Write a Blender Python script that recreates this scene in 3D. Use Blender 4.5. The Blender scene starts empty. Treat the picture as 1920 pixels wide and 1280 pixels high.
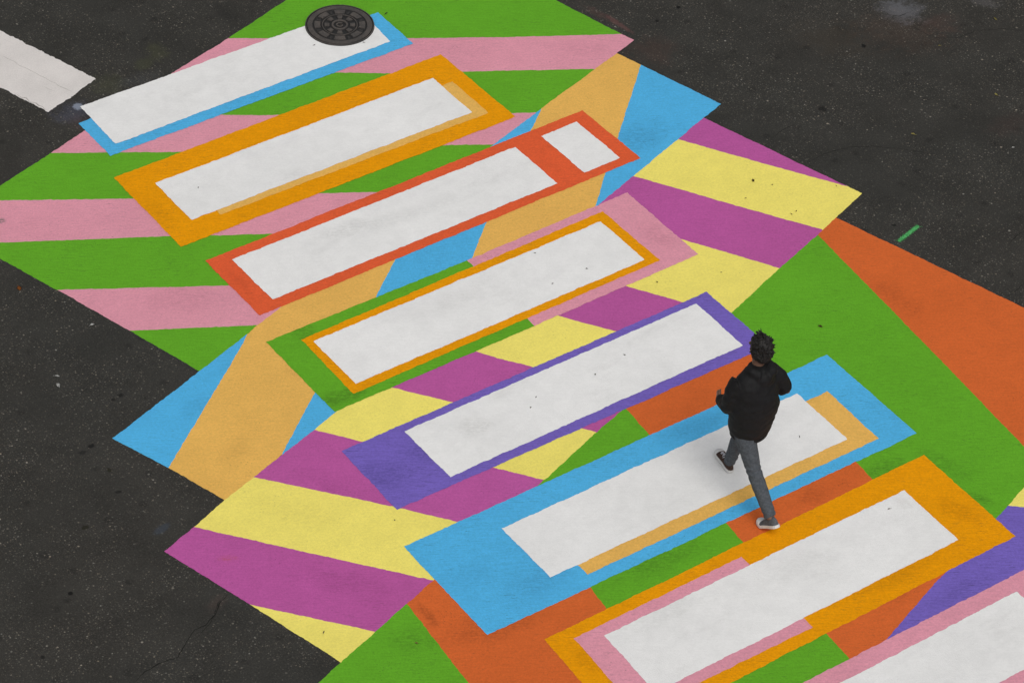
import bpy, bmesh, math, random
from mathutils import Vector, Matrix, noise
R = math.radians
random.seed(7)
scene = bpy.context.scene
col = scene.collection

# ------------------------------------------------------------------ survey
# All outlines are metres on the road surface; +X runs along the white bars,
# +Y is the walking direction across the street.
PANELS = {
 'A': (0.0012, [
  ('green', [[2.826, 8.423], [3.572, 5.595], [2.512, 6.198], [1.738, 6.661], [0.181, 7.631]]),
  ('pink', [[0.181, 7.631], [1.738, 6.661], [2.512, 6.198], [3.572, 5.595], [3.62, 5.451], [3.336, 5.36], [3.329, 5.3], [3.004, 5.217], [2.975, 5.273], [2.185, 5.731], [1.889, 5.899], [1.176, 6.315], [0.824, 6.547], [-0.608, 7.424]]),
  ('green', [[-0.608, 7.424], [0.824, 6.547], [1.176, 6.315], [1.889, 5.899], [2.185, 5.731], [2.975, 5.273], [3.004, 5.217], [2.102, 4.922], [2.074, 4.99], [1.894, 5.088], [-0.068, 6.29], [-0.17, 6.346], [-0.541, 6.587], [-1.486, 7.158]]),
  ('pink', [[-1.486, 7.158], [-0.541, 6.587], [-0.17, 6.346], [-0.068, 6.29], [1.894, 5.088], [2.074, 4.99], [2.102, 4.922], [1.468, 4.725], [1.448, 4.777], [1.077, 5.001], [-1.215, 6.319], [-2.226, 6.934]]),
  ('green', [[-2.226, 6.934], [-1.215, 6.319], [1.077, 5.001], [1.448, 4.777], [1.468, 4.725], [0.57, 4.447], [0.034, 4.792], [-0.389, 5.039], [-1.925, 5.916], [-2.986, 6.552], [-3.166, 6.666]]),
  ('pink', [[-3.166, 6.666], [-2.986, 6.552], [-1.925, 5.916], [-0.389, 5.039], [0.034, 4.792], [0.57, 4.447], [-0.183, 4.209], [-1.129, 4.786], [-1.533, 5.018], [-1.929, 5.251], [-3.288, 6.0], [-3.511, 6.142], [-3.628, 6.533]]),
  ('green', [[-3.511, 6.142], [-3.288, 6.0], [-1.929, 5.251], [-1.533, 5.018], [-1.129, 4.786], [-0.183, 4.209], [-1.12, 3.918], [-1.835, 4.346], [-3.181, 5.124]]),
  ('pink', [[-3.181, 5.124], [-1.835, 4.346], [-1.12, 3.918], [-1.92, 3.678], [-1.915, 3.731], [-2.915, 4.277]]),
  ('green', [[-2.915, 4.277], [-1.915, 3.731], [-1.92, 3.678], [-2.666, 3.427], [-2.672, 3.466]]),
 ]),
 'B': (0.0019, [
  ('blue', [[-2.054, 3.67], [-2.672, 3.466], [-3.77, 3.115], [-3.55, 2.533], [-2.127, 3.599]]),
  ('tan', [[0.487, 4.479], [-0.339, 3.834], [-0.784, 3.487], [-1.969, 2.675], [-2.645, 2.149], [-3.0, 2.006], [-3.361, 1.898], [-3.358, 1.928], [-3.55, 2.533], [-2.127, 3.599], [-2.054, 3.67], [-1.921, 3.721], [-0.323, 4.231]]),
  ('blue', [[2.161, 5.009], [1.873, 4.78], [0.668, 3.823], [0.291, 3.488], [-0.433, 2.817], [-1.964, 2.336], [-2.645, 2.116], [-2.645, 2.149], [-1.969, 2.675], [-0.784, 3.487], [-0.339, 3.834], [0.487, 4.479], [1.549, 4.823]]),
  ('tan', [[3.336, 5.359], [3.423, 5.07], [2.518, 4.235], [2.069, 3.833], [1.713, 3.501], [1.676, 3.438], [-0.433, 2.817], [0.291, 3.488], [0.668, 3.823], [1.873, 4.78], [2.161, 5.009], [2.15, 5.008]]),
  ('blue', [[3.423, 5.07], [3.704, 4.129], [3.423, 4.038], [3.414, 3.993], [2.988, 3.856], [2.268, 3.625], [1.676, 3.438], [1.713, 3.501], [2.069, 3.833], [2.518, 4.235]]),
 ]),
 'C': (0.0026, [
  ('magenta', [[3.422, 4.038], [3.927, 2.43], [3.823, 2.593], [3.488, 3.11], [2.996, 3.9]]),
  ('yellow', [[2.996, 3.9], [3.488, 3.11], [3.823, 2.593], [3.927, 2.43], [3.977, 2.276], [3.53, 2.12], [3.522, 2.087], [3.294, 2.022], [3.301, 2.055], [3.01, 2.506], [2.279, 3.666]]),
  ('magenta', [[2.279, 3.666], [3.01, 2.506], [3.301, 2.055], [3.294, 2.022], [2.593, 1.787], [2.6, 1.819], [2.544, 1.917], [2.104, 2.626], [1.556, 3.428]]),
  ('yellow', [[1.556, 3.428], [2.104, 2.626], [2.544, 1.917], [2.6, 1.819], [2.593, 1.787], [1.743, 1.509], [1.749, 1.541], [1.539, 1.917], [1.243, 2.372], [0.706, 3.186]]),
  ('magenta', [[0.706, 3.186], [1.243, 2.372], [1.539, 1.917], [1.749, 1.541], [1.743, 1.509], [1.167, 1.317], [1.173, 1.348], [0.768, 1.927], [0.472, 2.361], [0.047, 2.984]]),
  ('yellow', [[0.047, 2.984], [0.472, 2.361], [0.768, 1.927], [1.173, 1.348], [1.167, 1.317], [0.45, 1.08], [0.455, 1.11], [-0.14, 1.91], [-0.318, 2.156], [-0.437, 2.345], [-0.717, 2.751]]),
  ('magenta', [[-0.717, 2.751], [-0.437, 2.345], [-0.318, 2.156], [-0.14, 1.91], [0.455, 1.11], [0.45, 1.08], [-0.181, 0.886], [-0.177, 0.916], [-0.261, 1.028], [-1.016, 1.915], [-1.36, 2.369], [-1.471, 2.516]]),
  ('yellow', [[-1.471, 2.516], [-1.36, 2.369], [-1.016, 1.915], [-0.261, 1.028], [-0.177, 0.916], [-0.181, 0.886], [-0.923, 0.626], [-0.919, 0.656], [-1.203, 1.036], [-1.974, 1.92], [-2.235, 2.269]]),
  ('magenta', [[-2.235, 2.269], [-1.974, 1.92], [-1.203, 1.036], [-0.919, 0.656], [-0.923, 0.626], [-1.675, 0.382], [-1.672, 0.411], [-1.846, 0.637], [-2.186, 1.074], [-2.997, 2.036]]),
  ('yellow', [[-3.359, 1.927], [-2.997, 2.036], [-2.186, 1.074], [-1.846, 0.637], [-1.672, 0.411], [-1.675, 0.382], [-2.412, 0.133], [-2.409, 0.161], [-2.425, 0.179], [-3.369, 1.32], [-3.744, 1.789]]),
  ('magenta', [[-4.109, 1.667], [-3.744, 1.789], [-3.369, 1.32], [-2.425, 0.179], [-2.409, 0.161], [-2.412, 0.133], [-3.151, -0.099], [-3.148, -0.072], [-3.805, 0.705], [-3.84, 0.752]]),
  ('yellow', [[-3.84, 0.752], [-3.805, 0.705], [-3.148, -0.072], [-3.151, -0.099], [-3.569, -0.246], [-3.568, -0.216]]),
 ]),
 'D': (0.0033, [
  ('green', [[-2.746, 0.049], [-2.832, -0.974], [-2.952, -2.401], [-4.17, -1.606], [-4.43, -0.5], [-3.568, -0.217]]),
  ('orange_red', [[-1.223, 0.56], [-1.356, -0.624], [-1.387, -0.888], [-1.655, -3.141], [-1.76, -3.18], [-2.952, -2.401], [-2.832, -0.974], [-2.746, 0.049], [-2.399, 0.161]]),
  ('green', [[0.232, 1.028], [0.198, 0.641], [0.077, -0.644], [0.057, -0.891], [-0.032, -2.121], [-0.059, -2.452], [-0.07, -2.589], [-0.067, -2.62], [-1.652, -3.17], [-1.655, -3.141], [-1.387, -0.888], [-1.356, -0.624], [-1.223, 0.56], [-0.919, 0.655], [-0.184, 0.903]]),
  ('orange_red', [[1.661, 1.507], [1.505, -0.649], [1.488, -0.873], [1.4, -2.073], [1.402, -2.105], [-0.067, -2.62], [-0.07, -2.589], [-0.059, -2.452], [-0.032, -2.121], [0.057, -0.891], [0.077, -0.644], [0.198, 0.641], [0.232, 1.028]]),
  ('green', [[3.216, 2.014], [3.035, 0.128], [2.887, -1.278], [2.856, -1.565], [2.857, -1.599], [1.402, -2.105], [1.4, -2.073], [1.488, -0.873], [1.505, -0.649], [1.661, 1.507], [1.831, 1.553], [2.598, 1.817]]),
  ('orange_red', [[3.529, 2.12], [4.155, 0.152], [4.514, -0.983], [4.514, -1.018], [2.857, -1.599], [2.856, -1.565], [2.887, -1.278], [3.035, 0.128], [3.216, 2.014]]),
 ]),
 'E': (0.004, [
  ('yellow', [[4.513, -0.983], [4.789, -1.857], [3.527, -2.832], [2.365, -1.866], [2.261, -1.775], [2.532, -1.678], [2.855, -1.566], [4.009, -1.162]]),
  ('violet', [[2.261, -1.775], [2.365, -1.866], [3.527, -2.832], [2.313, -4.1], [-0.323, -4.774], [-2.05, -3.644], [-1.656, -3.142], [-0.071, -2.589], [0.325, -2.451], [1.15, -2.141], [1.4, -2.074], [2.08, -1.837]]),
 ]),
}
BARS = {  # blue, tan and pink offset bands are real road paint under the white
 1: [
  ('offset_band', 'blue', 0.005, [[-1.774, 7.202], [1.694, 7.21], [1.696, 6.573], [-1.772, 6.593]]),
  ('white_bar', 'white', 0.008, [[-1.63, 7.421], [1.559, 7.392], [1.519, 6.722], [-1.638, 6.722]]),
 ],
 2: [
  ('border', 'orange', 0.005, [[-1.916, 6.283], [1.831, 6.275], [1.865, 5.034], [-1.916, 5.051]]),
  ('offset_band', 'tan', 0.0065, [[-1.389, 5.842], [1.669, 5.831], [1.676, 5.225], [-1.352, 5.263]]),
  ('white_bar', 'white', 0.008, [[-1.63, 5.997], [1.533, 5.987], [1.547, 5.316], [-1.627, 5.34]]),
 ],
 3: [
  ('border', 'red', 0.005, [[-1.831, 4.757], [2.481, 4.769], [2.506, 3.85], [-1.822, 3.826]]),
  ('white_bar', 'white', 0.008, [[-1.615, 4.639], [1.582, 4.637], [1.595, 3.954], [-1.606, 3.952]]),
  ('white_bar', 'white', 0.008, [[1.894, 4.643], [2.323, 4.65], [2.34, 3.955], [1.91, 3.95]]),
 ],
 4: [
  ('border', 'green', 0.005, [[-1.967, 3.484], [0.213, 3.468], [0.201, 2.369], [-1.963, 2.364]]),
  ('border', 'pink', 0.005, [[0.213, 3.468], [2.077, 3.488], [2.084, 2.387], [0.201, 2.369]]),
  ('inner_border', 'orange', 0.0065, [[-1.685, 3.341], [1.709, 3.382], [1.727, 2.505], [-1.692, 2.475]]),
  ('white_bar', 'white', 0.008, [[-1.609, 3.264], [1.6, 3.267], [1.611, 2.585], [-1.601, 2.575]]),
 ],
 5: [
  ('border', 'violet', 0.005, [[-2.187, 1.907], [1.815, 1.906], [1.83, 0.999], [-2.194, 1.033]]),
  ('white_bar', 'white', 0.008, [[-1.588, 1.822], [1.633, 1.823], [1.632, 1.131], [-1.58, 1.118]]),
 ],
 6: [
  ('border', 'blue', 0.005, [[-2.393, 0.626], [2.197, 0.617], [2.198, -0.635], [-2.395, -0.613]]),
  ('offset_band', 'tan', 0.0065, [[-1.309, 0.149], [1.885, 0.232], [1.865, -0.506], [-1.285, -0.488]]),
  ('white_bar', 'white', 0.008, [[-1.574, 0.357], [1.635, 0.352], [1.629, -0.365], [-1.569, -0.347]]),
 ],
 7: [
  ('border', 'orange', 0.005, [[-2.032, -0.907], [2.068, -0.886], [2.063, -2.098], [-2.095, -2.143]]),
  ('offset_band', 'pink', 0.0065, [[-1.82, -1.029], [-0.068, -1.022], [-0.083, -2.003], [-1.867, -1.984]]),
  ('white_bar', 'white', 0.008, [[-1.591, -1.142], [1.625, -1.14], [1.618, -1.868], [-1.626, -1.887]]),
 ],
 8: [
  ('border', 'pink', 0.005, [[-1.834, -2.453], [2.044, -2.445], [2.042, -3.526], [-1.806, -3.448]]),
  ('white_bar', 'white', 0.008, [[-1.568, -2.629], [1.622, -2.61], [1.651, -3.334], [-1.517, -3.317]]),
 ],
}
LANE_LINE = [[-2.498, 12.015], [-1.669, 8.952], [-1.267, 7.733], [-1.93, 7.518], [-2.127, 8.118], [-3.169, 11.623]]
SPRAY = [[3.797, 1.528], [3.955, 1.56], [4.12, 1.608]]
MANHOLE = [1.239, 7.215]
CRACKS = [[[-5.094, 0.496], [-4.932, 0.561], [-4.751, 0.572], [-4.643, 0.551], [-4.531, 0.644], [-4.371, 0.743], [-4.269, 0.743], [-4.129, 0.805], [-4.038, 0.894], [-3.914, 0.962]], [[-4.434, 0.639], [-4.213, 0.75], [-4.039, 0.91], [-3.932, 0.959]], [[6.089, 4.21], [6.175, 4.102], [6.206, 3.929], [6.262, 3.829], [6.46, 3.727], [6.679, 3.732], [6.93, 3.608], [7.172, 3.391]], [[6.077, 4.45], [6.163, 4.34], [6.356, 4.342]], [[3.838, 2.93], [4.061, 2.959], [4.324, 2.913], [4.556, 2.787], [4.783, 2.574], [4.998, 2.348]], [[3.737, 3.424], [3.971, 3.469], [4.186, 3.487]], [[4.133, 0.357], [4.257, 0.379], [4.493, 0.458]], [[4.631, 0.93], [4.823, 0.997], [4.983, 1.01]]]
STAINS = [
  [6.255, 4.408, 0.256, 0.238, -1.711, [0.28, 0.29, 0.33], 0.6],
  [7.088, 4.078, 0.195, 0.105, -0.905, [0.2, 0.19, 0.2], 0.4],
  [6.013, 4.119, 0.544, 0.368, -0.817, [0.085, 0.05, 0.035], 0.5],
  [6.452, 4.009, 0.201, 0.232, -1.041, [0.1, 0.05, 0.042], 0.4],
  [5.891, 2.345, 0.297, 0.15, 0.064, [0.08, 0.045, 0.04], 0.4],
  [5.323, 4.387, 0.449, 0.32, -0.979, [0.06, 0.045, 0.03], 0.5],
  [-0.542, 7.791, 0.14, 0.163, -0.018, [0.075, 0.08, 0.035], 0.6],
  [-0.745, 7.706, 0.118, 0.097, 0.303, [0.06, 0.065, 0.035], 0.45],
  [-1.211, 7.581, 0.19, 0.195, -0.08, [0.075, 0.08, 0.04], 0.6],
  [-1.742, 7.382, 0.204, 0.208, -0.03, [0.1, 0.11, 0.17], 0.55],
  [-1.643, 7.442, 0.053, 0.055, 0.154, [0.35, 0.4, 0.5], 0.6],
  [-0.924, 7.505, 0.29, 0.109, -0.085, [0.1, 0.11, 0.12], 0.4],
  [-1.753, 7.207, 0.121, 0.131, 0.039, [0.13, 0.07, 0.07], 0.4],
  [3.647, 5.794, 0.287, 0.033, -1.44, [0.24, 0.09, 0.09], 0.55],
  [3.676, 5.202, 0.267, 0.282, -1.094, [0.09, 0.05, 0.04], 0.6],
  [3.58, 6.023, 0.275, 0.058, -1.3, [0.12, 0.06, 0.05], 0.5],
  [-4.063, 0.913, 0.141, 0.07, 0.347, [0.1, 0.065, 0.055], 0.5],
  [-3.977, 1.915, 0.101, 0.046, 0.308, [0.05, 0.065, 0.09], 0.5],
  [3.969, 0.611, 0.408, 0.134, -1.285, [0.018, 0.018, 0.018], 0.5],
  [3.957, 1.266, 0.35, 0.075, -1.306, [0.02, 0.02, 0.02], 0.35],
  [5.53, 4.138, 0.027, 0.037, -0.559, [0.008, 0.008, 0.008], 1],
  [4.506, 3.525, 0.053, 0.053, -0.728, [0.01, 0.01, 0.01], 0.8],
  [4.345, 5.667, 0.027, 0.028, -0.558, [0.006, 0.006, 0.006], 1],
  [4.013, 5.588, 0.022, 0.028, -0.558, [0.008, 0.008, 0.008], 0.9],
  [3.923, 1.741, 0.031, 0.024, -0.832, [0.008, 0.008, 0.008], 0.9],
  [-3.969, 3.131, 0.041, 0.029, 0.156, [0.009, 0.009, 0.009], 0.9],
  [-4.072, 3.099, 0.038, 0.028, -0.208, [0.014, 0.014, 0.014], 0.7],
  [-5.011, 1.659, 0.027, 0.026, -0.338, [0.007, 0.007, 0.007], 1],
  [-4.064, 2.503, 0.034, 0.021, -0.168, [0.01, 0.01, 0.01], 0.8],
  [-3.424, 3.566, 0.031, 0.029, -0.093, [0.01, 0.01, 0.01], 0.8],
  [-3.503, 3.55, 0.031, 0.022, -0.094, [0.01, 0.01, 0.01], 0.8],
  [-3.992, 2.79, 0.031, 0.019, -1.636, [0.012, 0.012, 0.005], 0.7],
  [-5.558, 1.147, 0.022, 0.025, -0.299, [0.01, 0.01, 0.01], 0.8],
  [-4.516, 2.278, 0.036, 0.027, -0.001, [0.012, 0.012, 0.005], 0.7],
  [3.192, 5.133, 0.27, 0.092, 0.17, [0.03, 0.02, 0.02], 0.4],
  [0.389, 8.049, 0.225, 0.102, -1.392, [0.014, 0.014, 0.014], 0.6],
  [-3.993, 0.61, 0.265, 0.112, -1.514, [0.026, 0.026, 0.026], 0.5],
]
PAINT_MARKS = {
 'white': [[-0.526, 4.466, 0.457, 0.121, -0.073, [0.33, 0.33, 0.31], 0.55], [0.099, 4.325, 0.577, 0.121, -0.084, [0.38, 0.38, 0.36], 0.35], [-1.021, 1.535, 0.174, 0.154, -0.069, [0.3, 0.3, 0.27], 0.55], [-0.42, 5.375, 0.37, 0.13, 0.032, [0.4, 0.4, 0.38], 0.35], [0.387, 5.309, 0.368, 0.131, -0.007, [0.4, 0.4, 0.38], 0.35], [-0.163, 3.058, 0.525, 0.155, -0.032, [0.42, 0.42, 0.4], 0.3], [-0.411, 0.57, 0.677, 0.206, -0.038, [0.42, 0.42, 0.4], 0.35], [-1.004, -1.215, 0.565, 0.19, 0.013, [0.4, 0.41, 0.38], 0.4], [0.286, -1.373, 0.587, 0.164, 0.01, [0.42, 0.42, 0.4], 0.35], [1.148, 0.228, 0.226, 0.142, -0.084, [0.4, 0.4, 0.39], 0.35], [1.536, -1.283, 0.143, 0.098, -1.344, [0.4, 0.36, 0.32], 0.4], [-0.617, 7.105, 0.303, 0.135, -0.011, [0.45, 0.45, 0.43], 0.3]],
 'green': [[1.644, -0.831, 0.258, 0.137, -0.073, [0.02, 0.05, 0.012], 0.6], [2.141, -1.069, 0.325, 0.161, -1.253, [0.025, 0.07, 0.012], 0.45], [2.106, -1.571, 0.146, 0.075, -1.049, [0.02, 0.05, 0.01], 0.7], [3.307, 2.15, 0.127, 0.637, -0.031, [0.03, 0.08, 0.012], 0.5], [-1.805, 2.496, 0.328, 0.112, -0.047, [0.03, 0.06, 0.012], 0.8], [-0.708, 2.263, 0.571, 0.09, -0.031, [0.03, 0.06, 0.012], 0.8], [-0.661, -0.685, 0.558, 0.163, -0.024, [0.03, 0.07, 0.012], 0.6], [-2.918, -0.341, 0.27, 0.186, -0.348, [0.03, 0.08, 0.012], 0.5], [-1.635, 3.463, 0.351, 0.164, -1.562, [0.03, 0.06, 0.012], 0.6]],
 'blue': [[2.647, 4.134, 0.438, 0.256, -0.052, [0.04, 0.16, 0.3], 0.55], [-1.678, -0.331, 0.375, 0.192, -0.04, [0.04, 0.17, 0.33], 0.45], [-2.128, 0.035, 0.261, 0.193, -0.064, [0.04, 0.17, 0.33], 0.35], [0.588, 0.503, 0.449, 0.106, -0.081, [0.04, 0.17, 0.33], 0.45], [-2.926, 3.088, 0.223, 0.116, 0.345, [0.04, 0.17, 0.33], 0.4]],
 'pink': [[-3.119, 6.278, 0.046, 0.064, -0.214, [0.16, 0.15, 0.14], 2.0], [-2.293, 4.414, 0.485, 0.227, -0.489, [0.36, 0.13, 0.18], 0.5], [1.929, 2.834, 0.299, 0.133, -1.485, [0.36, 0.13, 0.18], 0.55], [3.043, 5.652, 0.321, 0.163, -0.616, [0.38, 0.15, 0.2], 0.4]],
 'violet': [[-2.041, 1.457, 0.285, 0.206, -0.332, [0.055, 0.045, 0.17], 0.7], [-1.619, 1.508, 0.196, 0.177, -0.928, [0.055, 0.045, 0.17], 0.6], [1.218, -2.354, 0.354, 0.127, -0.005, [0.06, 0.045, 0.17], 0.4]],
 'orange': [[1.859, -1.61, 0.265, 0.13, -1.247, [0.3, 0.11, 0.002], 0.6], [0.888, -1.914, 0.472, 0.107, 0.002, [0.3, 0.11, 0.002], 0.5], [-1.886, -1.299, 0.216, 0.108, -1.556, [0.32, 0.12, 0.002], 0.5], [-1.821, 5.588, 0.285, 0.106, -1.559, [0.36, 0.15, 0.002], 0.4]],
 'orange_red': [[-2.263, -0.547, 0.554, 0.187, -0.111, [0.16, 0.035, 0.012], 0.6], [3.239, 0.893, 0.397, 0.193, -1.439, [0.24, 0.05, 0.014], 0.5], [0.96, -0.753, 0.342, 0.102, -0.056, [0.2, 0.04, 0.012], 0.5], [-2.673, -0.134, 0.176, 0.054, -1.643, [0.1, 0.03, 0.012], 0.8], [0.802, -2.085, 0.234, 0.126, -0.001, [0.18, 0.04, 0.012], 0.5]],
 'magenta': [[-3.716, 1.31, 0.111, 0.039, -0.516, [0.45, 0.1, 0.1], 0.9], [-3.06, 0.562, 0.46, 0.157, -0.851, [0.19, 0.035, 0.13], 0.4], [-2.541, 1.698, 0.305, 0.134, -1.026, [0.19, 0.035, 0.13], 0.35]],
 'yellow': [[1.015, 1.861, 0.214, 0.09, -0.21, [0.42, 0.35, 0.09], 0.2], [-2.909, 1.46, 0.481, 0.164, -0.92, [0.45, 0.37, 0.09], 0.3]],
 'tan': [[-2.978, 2.381, 0.155, 0.208, -1.026, [0.36, 0.19, 0.05], 0.4], [-1.91, 3.031, 0.159, 0.181, -1.038, [0.36, 0.19, 0.05], 0.4], [2.182, 4.73, 0.184, 0.173, -0.073, [0.38, 0.22, 0.06], 0.3]],
 'red': [[-1.724, 4.322, 0.272, 0.061, -1.561, [0.3, 0.04, 0.016], 0.4]],
}
LEAVES = [
  (3.206, 2.985, 0.05, 'olive', 'curled olive brown leaf, biggest on the yellow band beside the blue wedge'),
  (2.977, 2.808, 0.026, 'tan_leaf', 'tiny tan leaf below the curled olive leaf on the yellow band'),
  (2.391, 0.956, 0.052, 'brown', 'brown oval leaf lying alone on the wide green wedge above the orange wedge'),
  (3.195, 2.382, 0.028, 'brown', 'lower of two small brown leaves near the magenta edge of the yellow band'),
  (3.264, 2.395, 0.028, 'brown', 'upper of two small brown leaves near the magenta edge of the yellow band'),
  (3.832, 2.491, 0.024, 'tan_leaf', 'thin tan leaf scrap by the outer tip of the yellow band'),
  (3.321, 2.834, 0.022, 'brown', 'tiny brown leaf scrap in the middle of the yellow band beside the road'),
  (-3.506, 0.139, 0.042, 'grey', 'upright grey seed husk on the lowest yellow band at the mural edge'),
  (-2.936, -0.375, 0.034, 'tan_leaf', 'small tan leaf on the green wedge at the bottom edge'),
  (1.363, -1.253, 0.04, 'brown', 'brown twig scrap on the white bar with orange border and pink half border'),
  (1.289, -0.114, 0.034, 'grey', 'thin grey twig on the white bar beside the walking person'),
  (-1.322, 5.720, 0.022, 'dark', 'dark crumb near the left end of the white bar bordered only in orange and tan'),
  (1.749, 7.142, 0.055, 'dark', 'dark twig scrap on green paint beside the manhole cover'),
  (0.839, 7.067, 0.032, 'dark', 'dark leaf scrap on white paint below the left of the manhole cover'),
  (1.283, 6.843, 0.026, 'dark', 'dark leaf scrap on white paint below the right of the manhole cover'),
  (-3.460, 5.325, 0.06, 'rust', 'rust orange leaf on bare asphalt below the green stripe'),
  (6.123, 2.787, 0.042, 'yellow_leaf', 'yellow leaf on bare asphalt near the right edge, lower of two there'),
  (6.977, 3.778, 0.045, 'yellow_leaf', 'yellow leaf on bare asphalt near the top right corner'),
  (4.997, 2.732, 0.045, 'yellow_leaf', 'yellow leaf on bare asphalt above the yellow mural tip'),
  (6.187, 3.725, 0.024, 'yellow_leaf', 'tiny yellow leaf on bare asphalt beside the reddish stain'),
  (5.691, 2.042, 0.03, 'white_scrap', 'pale paper scrap on bare asphalt at the right edge'),
  (-3.766, 4.087, 0.045, 'white_scrap', 'white paper scrap on bare asphalt, upper of a pair left of the blue wedge'),
  (-3.818, 3.976, 0.055, 'white_scrap', 'white paper scrap on bare asphalt, lower of a pair left of the blue wedge'),
  (-3.157, 4.527, 0.045, 'white_scrap', 'white paper scrap on bare asphalt below the pink stripe'),
  (-2.282, 0.930, 0.02, 'dark', 'dark crumb on the yellow band under the violet border corner'),
  (0.265, 1.527, 0.03, 'dark', 'dark leaf scrap on the white bar with violet border, lower of two near its middle'),
  (0.645, 1.599, 0.026, 'dark', 'dark leaf scrap on the white bar with violet border, nearest the walker'),
  (-0.358, 1.564, 0.026, 'dark', 'dark crumb on the white bar with violet border, upper of a pair at mid length'),
  (-0.478, 1.476, 0.024, 'dark', 'dark crumb on the white bar with violet border, lower of a pair at mid length'),
  (0.802, 3.210, 0.022, 'dark', 'dark crumb high on the white bar with green and pink border'),
  (1.075, 2.769, 0.026, 'grey', 'grey crumb near the pink end of the white bar with green and pink border'),
  (0.682, 2.763, 0.022, 'dark', 'dark crumb low on the white bar with green and pink border'),
  (2.098, 2.055, 0.02, 'brown', 'brown crumb on the yellow band beside the pink border end'),
  (1.511, 2.263, 0.022, 'brown', 'brown crumb on the yellow band just below the pink border'),
]
CAM_POS = [-14.3629, -16.6104, 20.3]
CAM_ROT = [[0.817301, 0.350588, -0.457283], [-0.574909, 0.549468, -0.60627], [0.038711, 0.758401, 0.650637]]
CAM_LENS = 121.616

# ------------------------------------------------------------------ helpers
def tag(o, label=None, cat=None, group=None, kind=None):
    if label: o['label'] = label
    if cat: o['category'] = cat
    if group: o['group'] = group
    if kind: o['kind'] = kind
    return o

def empty(name, loc, rz=0.0):
    o = bpy.data.objects.new(name, None)
    o.empty_display_size = 0.2
    o.location = loc
    o.rotation_euler = (0, 0, rz)
    col.objects.link(o)
    return o

def link_bm(name, bm, mat, parent=None, smooth=False, origin=None):
    """One mesh object; bm is in world coordinates, origin is where its pivot goes."""
    org = Vector(origin) if origin is not None else (Vector(parent.location) if parent else Vector((0, 0, 0)))
    bmesh.ops.translate(bm, verts=bm.verts[:], vec=-org)
    me = bpy.data.meshes.new(name)
    bm.to_mesh(me)
    bm.free()
    if smooth:
        for p in me.polygons:
            p.use_smooth = True
    me.materials.append(mat)
    o = bpy.data.objects.new(name, me)
    col.objects.link(o)
    if parent:
        # all parents sit at their own world location without rotation
        pw = Vector(parent.location) if parent.parent is None else Vector(parent.parent.location) + Vector(parent.location)
        o.parent = parent
        o.location = org - pw
    else:
        o.location = org
    return o

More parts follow.
